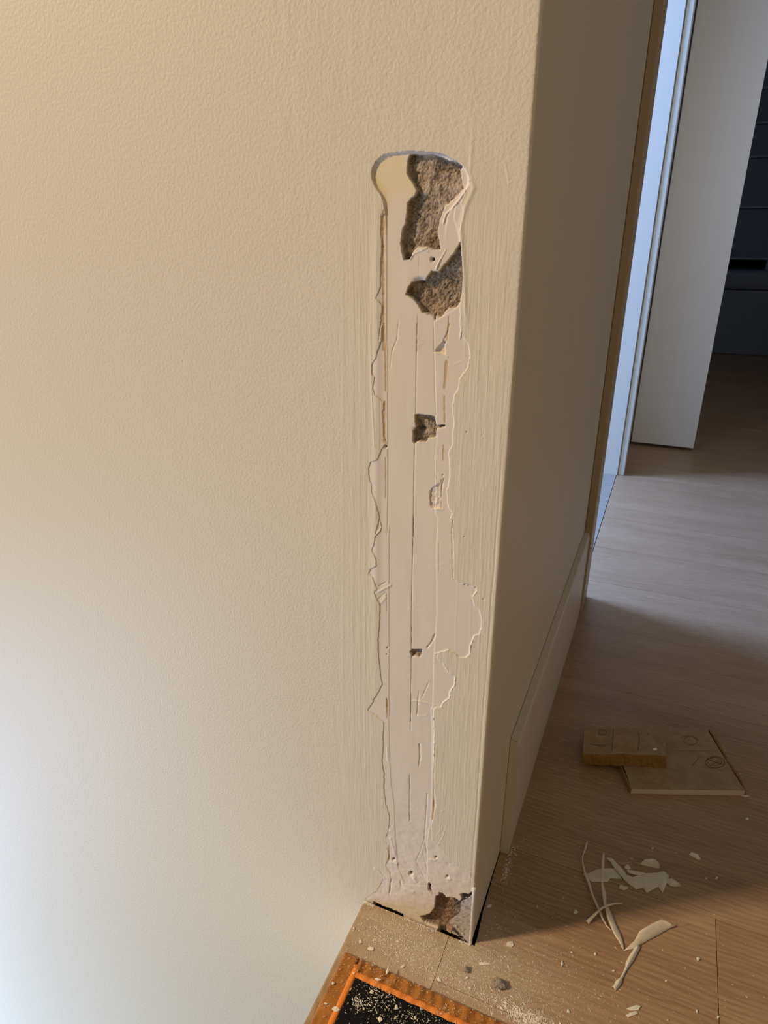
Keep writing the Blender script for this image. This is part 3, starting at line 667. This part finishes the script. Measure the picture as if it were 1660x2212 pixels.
par(ribbon('torn_edge', cB([(1210,112),(1250,165),(1290,240),(1340,320),(1375,390),(1430,470),(1490,560),(1535,655)]), cB([(1220,108),(1275,165),(1310,235),(1355,315),(1385,385),(1480,500),(1510,570),(1548,672)]), T1+.0006, .006, m_torn, None, .004, 2, .02, False, jit=.0004), off1)
# scribbles on it: real thin ink lines of adhesive
def wire(name, pts, r, mat, parent=None, closed=False, seg=5):
    cu = bpy.data.curves.new(name, 'CURVE'); cu.dimensions = '3D'; s = cu.splines.new('POLY'); s.points.add(len(pts)-1)
    for i, p in enumerate(pts): s.points[i].co = (p[0], p[1], p[2], 1)
    s.use_cyclic_u = closed; cu.bevel_depth = r; cu.bevel_resolution = 1
    tmp = bpy.data.objects.new('tmp', cu); COL.objects.link(tmp)
    dg = bpy.context.evaluated_depsgraph_get(); me = bpy.data.meshes.new_from_object(tmp.evaluated_get(dg)); bpy.data.objects.remove(tmp)
    me.name = name; return link(name, me, mat, parent)
def ell(cx_, cy_, rx, ry, n=22, wob_=.04, sd=0):
    rd = random.Random(sd); return [(cx_+rx*(1+rd.uniform(-wob_, wob_))*math.cos(2*math.pi*i/n), cy_+ry*(1+rd.uniform(-wob_, wob_))*math.sin(2*math.pi*i/n)) for i in range(n)]
def scrib(pts, z, r, par_, closed=False):
    return par(wire('glue_mark', [bp(*p, 2, z) for p in pts], r, m_ink, None, closed), par_)
scrib(cB(ell(1268, 402, 88, 52, sd=1)), T1, .0006, off1, True)
scrib(cB(ell(1262, 396, 66, 36, sd=2)), T1, .0004, off1, True)
scrib(cB([(1195,375),(1250,395),(1330,420)]), T1, .0005, off1); scrib(cB([(1225,430),(1290,400),(1300,380)]), T1, .0004, off1)
scrib(cB(ell(1048, 208, 60, 40, sd=5)), T1, .0004, off1, True); scrib(cB([(960,185),(980,165),(1060,168),(1130,210)]), T1, .0004, off1)
scrib(cB([(1130,350),(1100,390),(1060,440)]), T1, .0004, off1)
scrib(cB([(870,300),(1300,300)]), T1, .00025, off1)
# the upper block
T2 = .0215
bt = [bp(u, v_, 2, T1+T2) for u, v_ in cB([(95,88),(826,88),(828,330),(700,335),(640,322),(560,318),(370,325),(300,315),(180,318),(82,325)])]
bf = [bp(u, v_, 2, z) for u, v_, z in [(*cB([(828, 452)])[0], T1+.0004), (*cB([(560, 440)])[0], T1+.0004), (*cB([(300, 425)])[0], T1*.55), (*cB([(110, 412)])[0], .0008), (*cB([(72, 380)])[0], .002)]]
off2 = empty('board_offcut', (float(bf[3][0]), float(bf[3][1]), 0)); tag(off2, 'thick raw wood block offcut with a torn amber front edge, resting across the thin board', 'board')
# body: wedge with a ragged torn front face
NS = 40; topf = []; botf = []; topb = []; botb = []
fx = np.linspace(0, 1, NS); rd = random.Random(3)
tl, tr = cB([(82, 322)])[0], cB([(828, 334)])[0]; bl, br_ = cB([(95, 415)])[0], cB([(828, 452)])[0]; kl, kr = cB([(95, 88)])[0], cB([(826, 88)])[0]
Vb = []
for i, t in enumerate(fx):
    rag = 3.5*float(fbm(np.array([t*7.]), np.array([.3]), 3, 5)[0])+(1.5 if t > .75 else 0)
    Tt = T1+T2
    a = bp(kl[0]+(kr[0]-kl[0])*t, kl[1]+(kr[1]-kl[1])*t, 2, Tt)
    f1 = bp(tl[0]+(tr[0]-tl[0])*t, tl[1]+(tr[1]-tl[1])*t+rag, 2, Tt)
    f2 = bp(tl[0]+(tr[0]-tl[0])*t, tl[1]+(tr[1]-tl[1])*t+rag+5+.8*rd.uniform(-1, 1), 2, Tt-.004)
    zb = T1+.0004
    f3 = bp(bl[0]+(br_[0]-bl[0])*t, bl[1]+(br_[1]-bl[1])*t+.7*rd.uniform(-1, 1), 2, zb)
    g = np.array([a[0], a[1], zb+.0002])
    Vb.append((a, f1, f2, f3, g))
F_top = []; Vt = []
def strip(name, ia, ib, mat, rev=False):
    vs_ = [tuple(r_[ia]) for r_ in Vb]+[tuple(r_[ib]) for r_ in Vb]
    F = [(i, i+1, NS+i+1, NS+i) for i in range(NS-1)]
    return vs_, F
bm = bmesh.new(); rows = [[bm.verts.new(tuple(map(float, p))) for p in r_] for r_ in Vb]
for i in range(NS-1):
    for j in range(5):
        f = bm.faces.new((rows[i][j], rows[i][(j+1) % 5], rows[i+1][(j+1) % 5], rows[i+1][j])); f.material_index = 1 if j in (1, 2) else 0
bm.faces.new(rows[0][::-1]); bm.faces.new(rows[-1])
bmesh.ops.recalc_face_normals(bm, faces=bm.faces)
# split torn face off as its own part, slightly proud
me = bpy.data.meshes.new('block'); bm.to_mesh(me); me.materials.append(m_mdf); me.materials.append(m_mdf)
o = bpy.data.objects.new('block', me); COL.objects.link(o); par(o, off2)
bm.free()
bm = bmesh.new(); rr_ = []
for r_ in Vb:
    p1, p2, p3 = [np.array(q_) for q_ in (r_[1], r_[2], r_[3])]; ofs = np.array([0, -.0007, .0002])
    L_ = [p1+ofs*.2, p2+ofs*(1+rd.uniform(-.3, .5)), (p2+p3)/2+ofs*(1.1+rd.uniform(-.3, .6)), p3+ofs*1.0]
    rr_.append([bm.verts.new(tuple(map(float, p))) for p in L_])
for i in range(NS-1):
    for j in range(3): bm.faces.new((rr_[i][j], rr_[i][j+1], rr_[i+1][j+1], rr_[i+1][j]))
par(bm_obj('torn_face', bm, m_torn), off2)
scrib(cB(ell(258, 134, 32, 22, sd=7)), T1+T2, .0005, off2, True)
scrib(cB([(358,100),(350,200),(345,300)]), T1+T2, .0004, off2); scrib(cB([(580,140),(590,210),(575,300)]), T1+T2, .0004, off2)
scrib(cB([(140,235),(190,245),(290,250),(270,262),(200,255)]), T1+T2, .0006, off2)
scrib(cB([(655,150),(670,142),(668,155)]), T1+T2, .0005, off2)

# ------------------------------------------------------------------ PAINT PEELINGS
m_peel, nt, b = new_mat('peeled_paint', (.66, .57, .44), .6, .2)
nn = noise(nt, coords(nt, (180, 180, 180)), 1, 3, .6); nt.links.new(ramp(nt, nn, [(.3, (.70, .61, .48)), (.7, (.80, .72, .59))]), b.inputs['Base Color']); bump(nt, b, nn, .25, .0006)
m_chip, _, _ = new_mat('white_paint_chip', (.88, .82, .73), .65, .2)
m_pink, _, _ = new_mat('pinkish_chip', (.62, .40, .32), .7, .2)
def sides(cen, wid):
    L = []; R_ = []
    for i, (x, y) in enumerate(cen):
        x0_, y0_ = cen[max(0, i-1)]; x1_, y1_ = cen[min(len(cen)-1, i+1)]
        dx, dy = x1_-x0_, y1_-y0_; l = math.hypot(dx, dy); nx__, ny__ = -dy/l, dx/l; h_ = wid[i]/2
        L.append((x+nx__*h_, y+ny__*h_)); R_.append((x-nx__*h_, y-ny__*h_))
    return cA(L), cA(R_)
GP = 'paint peelings on the floor'
L, R_ = sides([(175,170),(150,260),(112,360),(118,450),(140,550),(165,620),(200,710),(240,850),(290,960),(335,1060),(370,1150),(420,1240),(490,1320)], [26,26,16,18,26,30,30,28,28,28,24,18,12])
zz = [.003,.004,.005,.006,.006,.005,.005,.006,.006,.005,.004,.003,.002]
o = ribbon('paint_peeling', L, R_, zz, [z-.0005 for z in zz], m_peel, None, .0004, 3, .25)
tag(o, 'long thin cream paint ribbon with a bent tip, leftmost of the peelings', 'paint peeling', GP)
L, R_ = sides([(390,300),(378,420),(375,520),(368,640),(370,720),(395,850),(405,960),(430,1030),(470,1140),(500,1220),(530,1290),(570,1370),(610,1450),(636,1530)], [20,40,34,26,28,50,40,50,70,70,80,75,50,30])
o = ribbon('paint_peeling', L+cA([(650,1570),(790,1440),(850,1320),(1000,1230),(1130,1168),(1200,1190),(1270,1235),(1350,1205),(1366,1175)]),
           R_+cA([(646,1576),(780,1550),(860,1500),(1000,1420),(1140,1345),(1230,1292),(1300,1262),(1366,1218),(1378,1178)]),
           [.008,.009,.010,.010,.010,.009,.008,.007,.006,.005,.005,.004,.003,.002, .001,.004,.009,.010,.010,.009,.008,.010,.012],
           [.008,.008,.009,.010,.010,.008,.007,.006,.003,.002,.002,.002,.002,.0015, .0008,.0012,.0014,.0016,.0016,.0016,.003,.007,.011], m_peel, None, .0004, 4, .06)
# outer halves must not swap sides at the fold
tag(o, 'long cream paint strip folded into a V with a wide curled end', 'paint peeling', GP)
L, R_ = sides([(170,1215),(230,1150),(300,1080),(370,1020),(450,985),(540,965),(630,965)], [60,44,36,32,28,22,14])
o = ribbon('paint_peeling', L, R_, [.002,.005,.009,.010,.009,.006,.003], [.002,.004,.0085,.0095,.0085,.005,.003], m_peel, None, .0004, 4, .45)
tag(o, 'short curved paint curl lying across the two long ribbons', 'paint peeling', GP)
L, R_ = sides([(835,1520),(790,1590),(740,1680),(700,1750),(680,1800),(650,1860),(615,1930),(580,1980),(545,2040),(515,2070)], [60,70,84,66,40,32,36,84,70,66])
o = ribbon('paint_peeling', L, R_, .0012, .0012, m_crumb, None, .0008, 6, .55, jit=.0002)
tag(o, 'pale rolled-up paint strip pointing to the bottom of the photo below the V', 'paint peeling', GP)
def scrap(top, bot, z, lb, mat=m_peel, grp=GP, cup=.03, z2=None, cat='paint peeling', nm='paint_peeling'):
    n = max(len(top), len(bot))
    def rs(p):
        p = np.array(p, float); s = np.concatenate([[0], np.cumsum(np.hypot(*np.diff(p, axis=0).T))]); t = np.linspace(0, s[-1], n*2)
        t = np.unique(np.concatenate([t, s])); return p, s
    p, s = rs(top); q, s2 = rs(bot); t = np.unique(np.concatenate([s/s[-1], s2/s2[-1]]))
    A = [(np.interp(k, s/s[-1], p[:, 0]), np.interp(k, s/s[-1], p[:, 1])) for k in t]; B = [(np.interp(k, s2/s2[-1], q[:, 0]), np.interp(k, s2/s2[-1], q[:, 1])) for k in t]
    o = ribbon(nm, A, B, z, z if z2 is None else z2, mat, None, .0005, 4, cup, jit=.00012, smooth=False)
    return tag(o, lb, cat, grp)
scrap(cA([(120,580),(200,575),(300,525),(450,510),(560,515),(610,560),(620,640)]), cA([(125,600),(170,640),(240,685),(440,690),(470,640),(600,648),(622,648)]), .0022, 'flat grey-cream paint sheet under the two thin ribbons', z2=.0012)
scrap(cA([(430,372),(500,385),(560,450),(640,530),(690,600),(700,690)]), cA([(425,382),(480,430),(520,500),(600,590),(640,640),(690,698)]), .0055, 'narrow tapered paint strip bridging the two large sheets', z2=.0045, cup=.1)
scrap(cA([(640,640),(700,600),(760,625),(850,600),(940,575),(1080,570),(1170,550),(1225,600),(1232,640)]), cA([(640,655),(720,720),(800,778),(900,765),(940,830),(1090,748),(1150,830),(1205,700),(1230,648)]), .0050, 'largest cream paint sheet with two pointed teeth along its lower edge', z2=.0014)
scrap(cA([(690,530),(760,538),(860,558),(945,578)]), cA([(700,562),(790,592),(850,602),(935,590)]), .0070, 'thin paint sliver along the upper edge of the largest sheet', z2=.006)
scrap(cA([(1218,650),(1260,636),(1330,680),(1395,738)]), cA([(1200,692),(1250,742),(1320,748),(1390,744)]), .004, 'crumpled pointed flake touching the right end of the largest sheet', z2=.001, cup=.15)
scrap(cA([(800,432),(870,440),(920,395),(1020,388),(1062,400),(1112,460),(1110,520)]), cA([(806,448),(900,472),(980,492),(1040,506),(1080,518),(1100,526),(1108,526)]), .0060, 'tent-shaped paint flake lying above the largest sheet', z2=.0012)
scrap(cA([(655,490),(700,455),(738,505)]), cA([(662,505),(700,528),(735,520)]), .0075, 'small square flake between the sliver and the pink crumbs', z2=.006)
scrap(cA([(583,765),(600,722),(650,742),(708,752)]), cA([(590,770),(650,795),(690,778),(706,762)]), .0018, 'small loose flake below the largest sheet', z2=.0010)
scrap(c6([(1188,178),(1205,170),(1240,180),(1258,205)]), c6([(1190,186),(1210,192),(1235,210),(1252,214)]), .004, 'lone curled flake on the dark floor right of the peelings', z2=.001, cup=.2, mat=m_chip)
# individual chips: (crop, x, y, long px, short px, angle, label)
chips = [
 (c6,118,718,9,6.5,10,'pale angular chip beside the foot of the corner in the light','c'), (c6,428,835,3,9,10,'narrow upright chip left of the rolled strip','c'),
 (c6,1242,805,5.5,5,20,'small square chip beside the plank end joint','c'), (c6,1235,1117,3.5,5,-40,'tiny chip left of the plank joint near the bottom','c'),
 (c6,510,528,5,5.5,0,'grey chip left of the paint ribbons at the shadow edge','c'), (c6,862,1098,16,6,-10,'upper of two oblong pinkish chips at the bottom','c'),
 (c6,845,1138,15,5.5,-12,'lower of two oblong pinkish chips at the bottom','c'), (c6,465,1117,4.5,4,0,'small pale chip right of the rug corner crumbs','c'),
 (c6,487,766,3.5,2.2,30,'tiny chip above the narrow upright chip','c'), (c6,627,776,2.8,4,-30,'tiny chip left of the V fold','c'), (c6,735,877,4,2.2,0,'tiny chip left of the rolled strip middle','c'),
 (c6,1050,937,2.8,2.2,0,'tiny chip right of the rolled strip end','c'), (c6,1062,1170,2.8,2.4,0,'tiny chip at the bottom right of the oblong pair','c'), (c6,1362,1153,3,2.8,0,'tiny chip on the plank joint at the bottom','c'),
 (c6,1290,325,2.6,2.2,0,'left of two tiny specks on the dark floor far right','c'), (c6,1352,322,3,2,0,'right of two tiny specks on the dark floor far right','c'), (c6,970,145,2.6,2.4,0,'tiny speck above the tent-shaped flake','c'),
 (c5,518,735,7,4.5,15,'white chip on the nosing board above the rug border','c'), (c5,443,685,5,4,20,'white chip near the left edge of the nosing board','c'), (c5,735,857,5.5,3,-25,'small chip just beyond the orange border','c'),
 (c5,1300,835,13,4,5,'flat spindle-shaped chip between the two grey pebbles','c'), (c5,985,945,8,3.5,40,'slim chip close to the orange border middle','c'), (c5,1200,700,3.5,3,0,'tiny chip at the very foot of the bead','c'),
 (c5,400,592,3,4,0,'tiny chip on the upper left of the nosing board','c'),(c5,1335,435,6,4,-30,'grey chip against the foot of the shaded wall','c'),
 (c5,1465,855,3,3,0,'tiny chip above the large pebble','c'), (c5,1180,930,3,2.4,0,'tiny chip below the small pebble','c'),
 (cB,730,284,5.5,3.4,8,'white chip resting on the torn wood block','b'), (cB,1545,702,9,2.4,0,'sliver of white paint at the sharp corner of the thin board','c'),
 (c6,1520/2.767*0+1535,-30,4,4,40,'small curled speck on the dark floor below the thin board','c'),
 (cA,645,455,8,3,-15,'left pinkish crumb between the sheets','p'), (cA,740,392,5,6,0,'upper pinkish crumb between the sheets','p'), (cA,700,440,6,3,-20,'lower pinkish crumb between the sheets','p')]
rchips = [(c5,562,942,9,5,10,'white chip on the ribbed orange border'), (c5,275,1150,9,8,0,'largest pale chip on the left orange border'), (c5,255,970,5,4,-10,'pale chip on the left orange border edge'), (c5,630,885,3.5,13,18,'slender white sliver across the ribbed border'),
 (c5,205,1110,5,3.5,0,'small chip low on the left orange border'), (c5,520,1030,6,6,0,'white chip on the black pile near the rug corner'), (c5,690,1135,5.5,6.5,0,'white chip on the black pile centre'), (c5,580,1220,6,9,0,'white chip on the black pile at the very bottom'),
 (c5,400,900,4,3,0,'tiny chip on the inner corner of the orange piping'), (c5,820,1210,5,6,0,'white chip on the black pile right of centre')]
def chip(fn, x, y, a, c, ang, z, mat, seed):
    (u, v_), = fn([(x, y)]); rd = random.Random(seed); n = rd.choice((4, 5, 6)); pts = []
    ca, sa = math.cos(math.radians(ang)), math.sin(math.radians(ang))
    for i in range(n):
        t = 2*math.pi*(i+rd.uniform(-.25, .25))/n; rr = rd.uniform(.62, 1.25); X_, Y_ = a*rr*math.cos(t), c*rr*math.sin(t)
        pts.append(bp(u+X_*ca-Y_*sa, v_+X_*sa+Y_*ca, 2, z+.0008))
    bm = bmesh.new(); tp = [bm.verts.new((p[0], p[1], z+.0008+rd.uniform(0, .0009))) for p in pts]; bt_ = [bm.verts.new((p[0], p[1], z+.0001)) for p in pts]
    cc = sum((v.co for v in tp), Vector())/n; cv = bm.verts.new(cc+Vector((0, 0, .0006)))
    for i in range(n): bm.faces.new((tp[i], tp[(i+1) % n], cv)); bm.faces.new((bt_[i], bt_[(i+1) % n], tp[(i+1) % n], tp[i]))
    bm.faces.new(bt_[::-1])
    return bm_obj('paint_chip', bm, mat)
for i, (fn, x, y, a, c, ang, lb, kd) in enumerate(chips):
    z = {'c': 0.0, 'b': T1+T2, 'p': .0}[kd]
    tag(chip(fn, x, y, a, c, ang, z, {'c': m_chip, 'b': m_chip, 'p': m_pink}[kd], i), lb, 'paint chip', 'loose paint chips')
for i, (fn, x, y, a, c, ang, lb) in enumerate(rchips):
    tag(chip(fn, x, y, a*.8, c*.8, ang, RZ+.0022, m_chip, 100+i), lb, 'paint chip', 'paint chips on the rug')
# pebbles of mortar
m_peb, nt, b = new_mat('grey_mortar', (.34, .29, .25), .9, .1)
nn = noise(nt, coords(nt, (500, 500, 500)), 1, 4, .7); nt.links.new(ramp(nt, nn, [(.35, (.22, .185, .16)), (.65, (.50, .44, .38))]), b.inputs['Base Color']); bump(nt, b, nn, .8, .0015)
p = bp(1078, 2124, 2, .004); tag(rock('mortar_lump', (p[0], p[1], .0040), .0068, m_peb, None, 4, 3, (1.35, .95, .62), .2, .16), 'large grey mortar lump on the dusty floor beyond the orange border', 'rubble', 'mortar lumps')
p = bp(1008, 2093, 2, .003); tag(rock('mortar_lump', (p[0], p[1], .0026), .0034, m_peb, None, 9, 3, (1.0, 1.15, .75), .5, .2), 'small grey mortar lump nearer the wall corner', 'rubble', 'mortar lumps')

# ------------------------------------------------------------------ DUST (uncountable)
def dust(name, P, sizes, mat, label):
    V_ = []; F = []
    for (x, y, z), s in zip(P, sizes):
        a = random.uniform(0, 6.28); ex = random.choice((1, 1, 1.6, 2.6)); n = len(V_)
        ca, sa = math.cos(a)*s*ex, math.sin(a)*s*ex; cb, sb = -math.sin(a)*s*.6, math.cos(a)*s*.6
        V_ += [(x-ca, y-sa, z), (x+cb, y+sb, z+s*.15), (x+ca, y+sa, z+s*.2), (x-cb, y-sb, z), (x, y, z+s*.75)]
        F += [(n, n+1, n+4), (n+1, n+2, n+4), (n+2, n+3, n+4), (n+3, n, n+4), (n+3, n+2, n+1, n)]
    bm = bmesh.new(); me = mesh_from(name, V_, F); bm.from_mesh(me); bmesh.ops.recalc_face_normals(bm, faces=bm.faces); bm.to_mesh(me); bm.free()
    return tag(link(name, me, mat), label, 'dust', kind='stuff')
def ok_floor(x, y):
    if x < -.150: return False
    if y > -.003 and x < .007: return False
    if x > RX0-.001 and y < RY0+.001: return False
    return y > RY0-.02 or x < RX0
P = []; S = []
def scatter(n, cx_, cy_, sx, sy, smin, smax):
    k = 0
    while k < n:
        x, y = random.gauss(cx_, sx), random.gauss(cy_, sy)
        k += 1
        if ok_floor(x, y): P.append((x, y, .0002)); S.append(smin*(smax/smin)**(random.random()**2.2))
scatter(7600, -.06, -.035, .055, .03, .00016, .0009)
scatter(6800, .04, -.03, .06, .03, .00016, .0008)
scatter(1500, .12, .0, .09, .04, .00016, .0008)
scatter(1100, -.10, -.03, .03, .018, .0003, .0012)
scatter(900, .03, -.055, .05, .008, .0003, .0011)
scatter(900, .085, -.060, .018, .007, .0004, .0019)
scatter(420, .16, .10, .14, .10, .0002, .0009)
scatter(260, .02, .10, .02, .09, .0002, .0011)
dust('plaster_dust', P, S, m_chip, 'white plaster dust and crumbs scattered on the floor at the corner foot')
P = []; S = []
for _ in range(1700):
    x = random.uniform(RX0+.003, .12); y = RY0-.003-abs(random.gauss(0, .045))
    if y < -.25: continue
    P.append((x, y, RZ+.0030)); S.append(.00018*(5.5)**(random.random()**2.0))
for tcx, tcy, sg in ((-.085, -.118, .012), (-.04, -.125, .012), (-.10, -.13, .006), (.0, -.13, .016)):
    for _ in range(90): P.append((random.gauss(tcx, sg), random.gauss(tcy, sg*.7), RZ+.0032)); S.append(random.uniform(.0003, .0011))
dust('rug_debris', P, S, m_chip, 'white plaster crumbs sprinkled over the black and orange rug')
# crumbs along the broken foot of the wall
P = []; S = []
for _ in range(500):
    t = random.random(); t = random.random()*.1 if t < .25 else t
    if .12 < t < .40 or .70 < t < .9: continue
    P.append((-.153+.152*t, -.0026-abs(random.gauss(0, .0018)), .0002)); S.append(random.uniform(.0003, .0011))
for _ in range(160):
    P.append((random.gauss(.017, .003), random.uniform(.10, .17), .0002)); S.append(random.uniform(.0003, .0014))
dust('plaster_crumbs', P, S, m_crumb, 'line of plaster crumbs along the broken foot of the walls')

# ------------------------------------------------------------------ DARK END ROOM
m_cab, _, _ = new_mat('blue_grey_cabinet', (.19, .24, .32), .5, .3); m_cab2, _, _ = new_mat('blue_grey_cabinet_edge', (.34, .39, .48), .5, .3)
cab = empty('drawer_cabinet', (.7, 5.7, 0)); tag(cab, 'tall dark blue-grey drawer cabinet at the back of the dark room', 'cabinet')
def cb(name, d, mat, p, bev=.002): return par(boxobj(name, d, mat, None, bev), p)
cb('side_panel', (.25, .27, 5.52, 5.95, 0, 2.1), m_cab, cab); cb('side_panel', (1.13, 1.15, 5.52, 5.95, 0, 2.1), m_cab, cab)
cb('back_panel', (.27, 1.13, 5.93, 5.95, 0, 2.1), m_dark, cab); cb('divider', (.685, .705, 5.51, 5.92, .0, .69), m_cab2, cab)
cb('base_panel', (.27, 1.13, 5.53, 5.92, 0, .598), m_cab, cab)
for z0_, z1_ in ((.69, 1.028), (1.046, 1.366), (1.384, 1.583), (1.60, 1.80), (1.818, 2.08)):
    cb('drawer', (.272, 1.128, 5.525, 5.92, z0_, z1_), m_cab, cab)
for z_ in (.672, 1.030, 1.368, 1.585, 1.802): cb('shelf_edge', (.27, 1.13, 5.505, 5.92, z_, z_+.016), m_cab2, cab)
bench = empty('upholstered_bench', (.7, 5.3, 0)); tag(bench, 'low blue-grey upholstered bench in front of the cabinet', 'bench')
m_fab, nt, b = new_mat('blue_grey_fabric', (.25, .28, .34), .9, .1); bump(nt, b, noise(nt, coords(nt, (300, 300, 300)), 1, 2), .3, .001)
cb('base', (.22, 1.13, 5.17, 5.47, .0, .47), m_fab, bench, .012)
bm = bmesh.new(); box_bm(bm, .215, 1.135, 5.155, 5.49, .472, .60, .035, 5); par(bm_obj('seat_cushion', bm, m_fab, None, True), bench)
